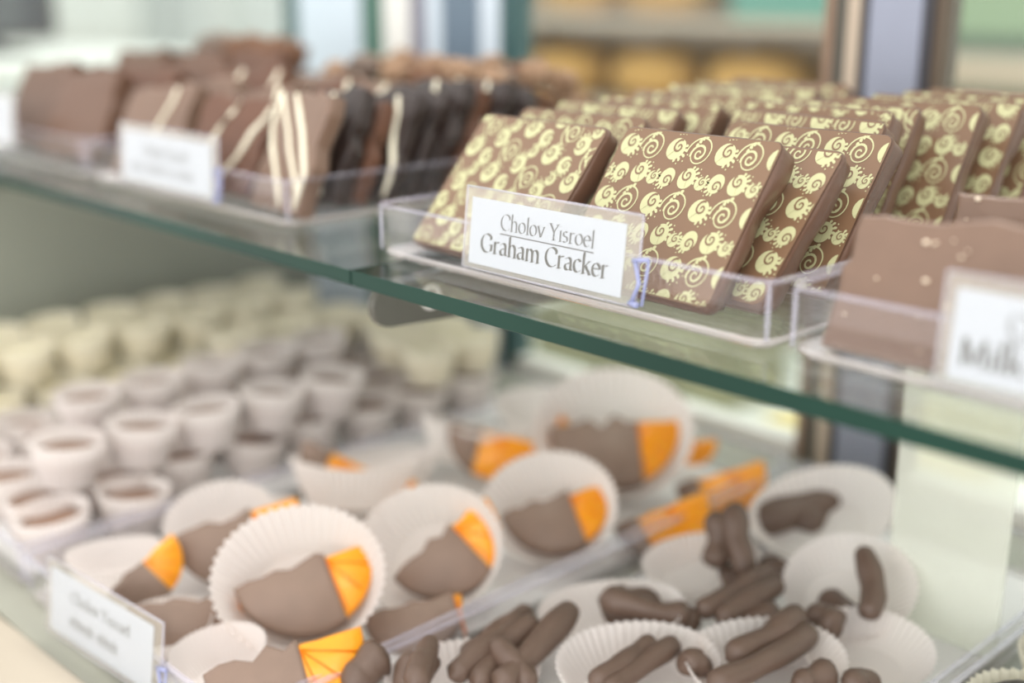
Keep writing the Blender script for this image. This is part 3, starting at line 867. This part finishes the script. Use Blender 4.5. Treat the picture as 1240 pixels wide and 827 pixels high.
lc = 'white chocolate candy in a cream pleated cup near the end panel'
for x in (-84.6, -89.6, -94.6):
    for k in range(8):
        candy_cup(x, 24.8 + 4.75 * k, Z1, True, '%s lower-layer white chocolate cup from the tray front, row %s' % (FIRST[k], {-84.6: 'beside the milk chocolate cups', -89.6: 'in the middle', -94.6: 'beside the end panel'}[x]), 'white chocolate cups')
for x in (-86.6, -92):
    for k in range(7):
        candy_cup(x, 28 + 4.7 * k, Z2, True, '%s top-layer white chocolate cup from the tray front, row %s' % (FIRST[k], 'beside the milk chocolate cups' if x > -90 else 'beside the end panel'), 'white chocolate cups')
for x, y in ((-75.4, 57.6), (-70.8, 55.0), (-70.6, 59.6), (-66.2, 58.8), (-66.0, 54.2)):
    candy_cup(x, y, Z2, True, 'white chocolate cup stacked at the back of the milk chocolate cups', 'white chocolate cups at the back')
for k in range(3):
    candy_cup(-79.0, 46 + 4.7 * k, Z2, True, 'white chocolate cup stacked on the milk cups beside their tray wall', 'white chocolate cups')

# ------------------------------------------------------------------ candied orange slices in paper boats
BOAT = [pleat_cup(2.6, 1.7, 4.0, 3.0, 2.6, 52, 0.085, 'paper', 0.5), pleat_cup(2.3, 2.0, 3.7, 3.3, 2.8, 48, 0.085, 'paper', 0.25)]
def boat(x, y, z, rz, tilt, roll, k=0, s=1.0, label='', group=''):
    return tag(put('paper_cup', BOAT[k], None, (x, y, z), (R(tilt), R(roll), R(rz)), s), label, 'paper cup', group)

def half_moon(r, split, side, grow, t0, t1, seed):
    """one part of a half-round slice (round side down), cut at x = split; side -1 keeps x < split"""
    pts = []
    n = 22
    for i in range(n + 1):
        a = R(180 + 180 * i / n)
        pts.append(((r + grow) * cos(a), (r + grow) * sin(a)))
    top = [(((r + grow) * (1 - 2 * i / 10)), grow + 0.16 * noise.noise((i * 0.9, seed, 1)) * (3 if grow else 1)) for i in range(1, 10)]
    pts += top
    out = clip_poly(pts, -99, split, -99, 99) if side < 0 else clip_poly(pts, split, 99, -99, 99)
    cx = sum(p[0] for p in out) / len(out); cz = sum(p[1] for p in out) / len(out)
    rings = []
    for yy, k in ((t0, 0.90), (t0 + 0.14, 0.985), ((t0 + t1) / 2, 1.0), (t1 - 0.14, 0.985), (t1, 0.90)):
        rings.append([(cx + (p[0] - cx) * k, yy + 0.06 * noise.noise((p[0], p[1], seed)), cz + (p[1] - cz) * k) for p in out])
    v, f = loft(rings, True, True, True)
    return v, f
SL = {}
def slice_meshes(split, seed):
    key = (split, seed)
    if key not in SL:
        a = half_moon(3.4, split, -1, 0.14, -0.62, 0.62, seed)
        b = half_moon(3.4, split - 0.4, 1, 0.0, -0.42, 0.42, seed + 1)
        c = []
        # segment membranes on the fruit's cut faces
        for ang in (-20, -45, -70):
            p1 = (max(split + 0.1, 3.1 * cos(R(ang))), 3.1 * sin(R(ang)))
            p0 = (max(split, 0.3), -0.25)
            for yy in (-0.43, 0.43):
                c.append(tube([(p0[0], yy, p0[1]), (p1[0], yy, p1[1])], 0.05, 5))
        SL[key] = (mesh('chocolate_dip', *a, 'dip', True), mesh('fruit', *b, 'orange', True), mesh('membrane', *join(*c), 'rind', True))
    return SL[key]
def orange(x, y, z, rz, tilt, roll, split=0.6, seed=1, s=1.0, flip=False, label='', group='candied orange slices'):
    e = empty('orange_slice', (x, y, z), (R(-tilt), R(roll), R(rz)))
    e.scale = (-s, s, s) if flip else (s, s, s)
    a, b, c = slice_meshes(split, seed)
    put('chocolate_dip', a, e)
    fr = put('fruit', b, e)
    put('membrane', c, fr)
    return tag(e, label, 'candy', group)

SLICES = [
    ((-46.13, 29.73, -15.2), 57, 44, -16, 1.1, 1, 0.99, 'big dipped orange slice, fruit end raised, in the widest paper cup'),
    ((-53.37, 30.22, -15.2), 60, 34, -14, 0.9, 2, 1.01, 'dipped orange slice resting behind the widest paper cup'),
    ((-53.89, 24.97, -16.2), 65, 30, -38, 0.2, 11, 0.62, 'small dipped orange slice standing beside the price tag'),
    ((-49.2, 24.95, -16.6), 63, 38, 2, 2.2, 6, 0.80, 'dipped orange slice lying low behind the price tag'),
    ((-41.28, 25.39, -16.0), 58, 42, -12, 0.6, 7, 1.02, 'dipped orange slice with bright fruit against the tray wall'),
    ((-44.4, 37.04, -15.4), 50, 40, -41, 0.8, 3, 0.92, 'dipped orange slice leaning steeply in an upright oval cup'),
    ((-43.9, 44.99, -15.6), 44, 48, -20, 0.9, 4, 0.90, 'dipped orange slice in the cup next to the tray wall'),
    ((-47.64, 54.18, -14.5), 41, 44, -7, 1.2, 5, 1.19, 'broad dipped orange slice in the raised cup at the back'),
    ((-53.23, 49.07, -15.2), 47, 20, 14, -1.0, 9, 0.85, 'mostly bare orange slice leaning over a cup rim'),
    ((-51.58, 51.27, -15.6), 45, 20, -60, -1.4, 10, 0.62, 'bare orange slice wedged beside the raised back cup'),
    ((-57.8, 40.16, -15.6), 55, 20, 28, -0.6, 8, 0.67, 'orange slice tip showing above the ribbed side of a cup'),
    ((-54.34, 41.27, -16.4), 53, 30, 6, -0.8, 15, 0.51, 'orange sliver lying between two paper cups'),
    ((-40.51, 50.17, -16.7), 39, 50, -28, -1.8, 12, 0.83, 'bare orange slice lying along the tray wall'),
    ((-41.39, 56.9, -16.7), 36, 50, -24, -1.8, 13, 0.82, 'second bare orange slice along the tray wall near the back'),
    ((-45.96, 59.91, -16.6), 37, 40, -10, -1.6, 16, 0.48, 'orange slice peeking out behind the raised back cup'),
    ((-42.49, 33.56, -17.4), 52, 52, -12, 2.9, 14, 0.72, 'fully dipped slice low under the upright oval cup'),
]
CUPS = [
    ((-46.51, 29.97, -17.04), 57, 46, -5, 1, 1.11, 'widest white paper cup, opened towards the tray front'),
    ((-55.42, 30.83, -17.55), 61, 34, -8, 1, 0.81, 'white paper cup half hidden behind the widest cup'),
    ((-44.81, 37.39, -17.08), 50, 50, -12, 1, 1.03, 'upright oval white paper cup leaning on its neighbour'),
    ((-44.11, 45.2, -17.3), 44, 42, -6, 1, 1.01, 'white paper cup beside the tray wall'),
    ((-48.01, 54.59, -16.72), 41, 46, -2, 1, 1.34, 'raised white paper cup at the back of the orange tray'),
    ((-44.57, 24.18, -18.37), 62, 8, -8, 1, 0.59, 'low white paper cup next to the tray wall at the front'),
    ((-49.15, 23.87, -18.55), 64, 10, 0, 1, 0.57, 'low white paper cup behind the price tag'),
    ((-55.45, 39.47, -18.03), 55, -16, 4, 0, 0.97, 'ribbed white paper cup turned away, its side showing'),
    ((-55.4, 48.86, -17.89), 49, -14, 10, 0, 0.92, 'second ribbed paper cup turned away, nearer the back'),
    ((-56.9, 33.0, -18.75), 63, 0, 0, 0, 0.71, 'shallow white paper cup beside the stacked chocolates'),
    ((-57.2, 43.6, -18.6), 58, 4, 0, 0, 0.75, 'empty white paper cup beside the stacked chocolates'),
    ((-57.4, 25.2, -18.6), 67, 6, 0, 0, 0.62, 'small white paper cup by the tray corner'),
    ((-56.2, 56.6, -18.4), 45, 8, 0, 1, 0.96, 'white paper cup far back in the orange tray'),
]
for p, rz, tilt, roll, split, seed, sz, lab in SLICES:
    orange(p[0], p[1], p[2], rz, tilt, roll, split, seed, sz, False, lab)
for p, rz, tilt, roll, k, sz, lab in CUPS:
    boat(p[0], p[1], p[2], rz, tilt, roll, k, sz, lab, 'paper cups in the orange tray')

# ------------------------------------------------------------------ chocolate sticks
def stick(a, b, r, bend, seed, label, group):
    A, B = Vector(a), Vector(b)
    d = B - A; Ln = d.length
    side = d.cross(Vector((0, 0, 1))); side = side.normalized() if side.length > 0.01 else Vector((1, 0, 0))
    pts = []; rad = []
    n = 16
    for i in range(n + 1):
        t = i / n
        p = d * t + side * bend * sin(pi * t) + Vector((0, 0, 0.25 * bend * sin(pi * t)))
        e = min(t, 1 - t) * Ln / r
        k = (1 - (1 - min(1, e)) ** 2) ** 0.5 if e < 1 else 1
        p = p + side * 0.22 * noise.noise((seed * 1.7, t * 2.2, 4)) + Vector((0, 0, 0.2 * noise.noise((seed * 1.1, t * 2.2, 9))))
        rad.append(max(0.06, r * k * (1 + 0.34 * noise.noise((seed * 2.3, t * 3.2, 1)))))
        pts.append(tuple(p))
    o = put('chocolate_stick', mesh('chocolate_stick', *tube(pts, rad, 12), 'stick', True), None, a)
    return tag(o, label, 'candy', group)
SK = 'knobbly chocolate covered stick lying in the paper lined tray'
STK = [
    ((-38.6, 26.51, -17.2), (-38.47, 28.84, -16.2), 0.65, 0.1),
    ((-36.62, 28.13, -17.2), (-36.95, 30.24, -16.2), 0.65, -0.1),
    ((-35.24, 27.73, -16.0), (-37.47, 30.48, -15.9), 0.46, 0.1),
    ((-35.79, 30.23, -17.0), (-36.82, 35.37, -16.4), 0.49, 0.2),
    ((-34.66, 30.67, -17.0), (-35.87, 35.63, -16.2), 0.45, -0.3),
    ((-33.8, 31.1, -17.0), (-35.57, 37.65, -16.2), 0.49, 0.2),
    ((-33.05, 32.35, -17.2), (-35.73, 32.88, -16.0), 0.44, 0.1),
    ((-36.79, 31.83, -17.2), (-37.73, 36.91, -17.0), 0.46, 0.1),
    ((-35.51, 39.43, -16.4), (-31.75, 41.99, -16.8), 0.52, 0.3),
    ((-35.44, 39.62, -17.2), (-31.56, 42.53, -17.2), 0.48, -0.1),
    ((-36.21, 41.18, -17.0), (-33.96, 42.32, -17.0), 0.45, 0.2),
    ((-34.0, 46.59, -16.8), (-35.14, 47.74, -14.2), 0.51, 0.25),
    ((-32.25, 47.1, -16.8), (-34.41, 48.73, -13.8), 0.53, -0.2),
    ((-34.24, 47.37, -17.4), (-32.81, 47.93, -17.4), 0.52, 0),
    ((-36.34, 52.76, -17.0), (-34.07, 61.12, -16.6), 0.86, 0.3),
    ((-34.74, 54.9, -17.4), (-34.08, 61.69, -17.2), 0.82, 0),
    ((-36.84, 53.93, -17.8), (-34.39, 56.51, -17.8), 0.71, 0.1),
    ((-27.86, 46.3, -16.4), (-26.06, 45.85, -16.8), 0.66, 0.0),
    ((-27.91, 50.32, -14.6), (-25.64, 47.44, -16.6), 0.52, -0.35),
    ((-28.93, 49.15, -17.2), (-26.21, 47.77, -17.4), 0.57, 0.1),
    ((-31.84, 42.35, -16.8), (-31.25, 47.76, -16.2), 0.49, 0.2),
    ((-30.59, 42.52, -16.8), (-30.05, 47.09, -16.2), 0.52, -0.1),
    ((-30.57, 43.18, -17.4), (-29.12, 45.45, -16.8), 0.48, 0.1),
    ((-32.84, 49.75, -17.0), (-31.31, 48.66, -17.0), 0.64, 0),
    ((-29.35, 38.15, -16.9), (-28.68, 39.41, -16.8), 0.51, 0),
    ((-27.37, 37.42, -16.8), (-26.5, 44.18, -16.2), 0.51, 0.3),
    ((-27.98, 39.66, -16.6), (-27.36, 44.44, -15.8), 0.49, 0.2),
    ((-28.58, 41.76, -17.3), (-26.51, 45.33, -17.0), 0.50, -0.1),
    ((-31.21, 34.3, -17.0), (-31.4, 38.64, -16.6), 0.40, 0.15),
    ((-30.37, 34.44, -17.0), (-30.47, 39.4, -16.6), 0.37, -0.1),
    ((-25.09, 40.52, -16.9), (-24.4, 42.67, -16.9), 0.50, 0),
    ((-23.63, 42.1, -17.0), (-23.13, 43.96, -17.0), 0.47, 0),
]
STL = ([('thick finger-like chocolate stick against the orange tray wall', 3), ('chocolate stick in the fan near the tray front', 5), ('chocolate stick in the flat wedge behind the fan', 3),
        ('chocolate stick of the upright pair', 3), ('thick dark chocolate stick in the large cup at the back', 3), ('knobbly chocolate stick leaning by the milky panel', 3),
        ('chocolate stick in the bundle below the upright pair', 4), ('chocolate stick in the long bundle at the tray middle', 4), ('thin chocolate stick lying crosswise in a paper cup', 2), ('short chocolate stick in the cup before the milky panel', 2)])
STL = [l for l, n in STL for _ in range(n)]
for i, (a, b, r, bd) in enumerate(STK):
    stick(a, b, r * 1.28, bd, i, STL[i], 'chocolate sticks')
PB = [((-34.8, 39.8, -18.6), 46, 8, -6, 0, 0.95, 'low paper cup under the wedge of flat sticks'), ((-31.0, 37.0, -18.6), 60, 14, 0, 0, 1.0, 'paper cup holding two thin crossed sticks'),
      ((-27.3, 41.4, -18.6), 60, 14, 0, 0, 1.0, 'paper cup under the long bundle of sticks'), ((-33.4, 55.6, -18.4), 70, 20, -14, 0, 1.15, 'large paper cup under the thick sticks at the back'),
      ((-24.9, 46.0, -18.6), 50, 12, 0, 1, 0.9, 'paper cup in front of the milky panel'), ((-35.4, 47.4, -18.6), 60, 12, -6, 0, 0.85, 'paper cup around the two upright sticks'),
      ((-35.9, 31.0, -18.7), 70, 6, 0, 0, 0.95, 'paper cup under the fan of sticks near the tray front'), ((-28.0, 49.6, -18.2), 60, 30, -14, 1, 0.95, 'paper cup leaning on the milky panel')]
for p, rz, tilt, roll, k, sz, lab in PB:
    sz *= 0.93
    boat(p[0], p[1], -18.75 + sz * (2.0 * sin(R(abs(tilt))) + 2.5 * sin(R(abs(roll)))), rz, tilt, roll, k, (sz, sz, sz * 0.62), lab, 'paper cups in the stick tray')

# dark chocolates in fluted cups, last tray
FL = pleat_cup(1.7, 1.7, 2.5, 2.5, 2.4, 34, 0.09, 'cream_paper')
for (x, y) in ((-17.3, 46.2), (-17.4, 51.4), (-12.2, 46.6), (-17.2, 41.0), (-12.0, 51.8)):
    e = empty('fluted_chocolate', (x, y, ZD + 0.25))
    put('paper_liner', FL, e)
    v, f = icos(1, 3)
    out = [(p.x * 1.9 * (1 + 0.15 * noise.noise(p * 3)), p.y * 1.9 * (1 + 0.15 * noise.noise(p * 3 + Vector((4, 0, 0)))), 1.7 + p.z * 1.3 * (1 + 0.2 * noise.noise(p * 4))) for p in v]
    put('chocolate_piece', mesh('chocolate_piece', out, f, 'dark', True), e)
    tag(e, 'dark chocolate piece in a cream fluted paper cup', 'candy', 'dark chocolates in fluted cups')
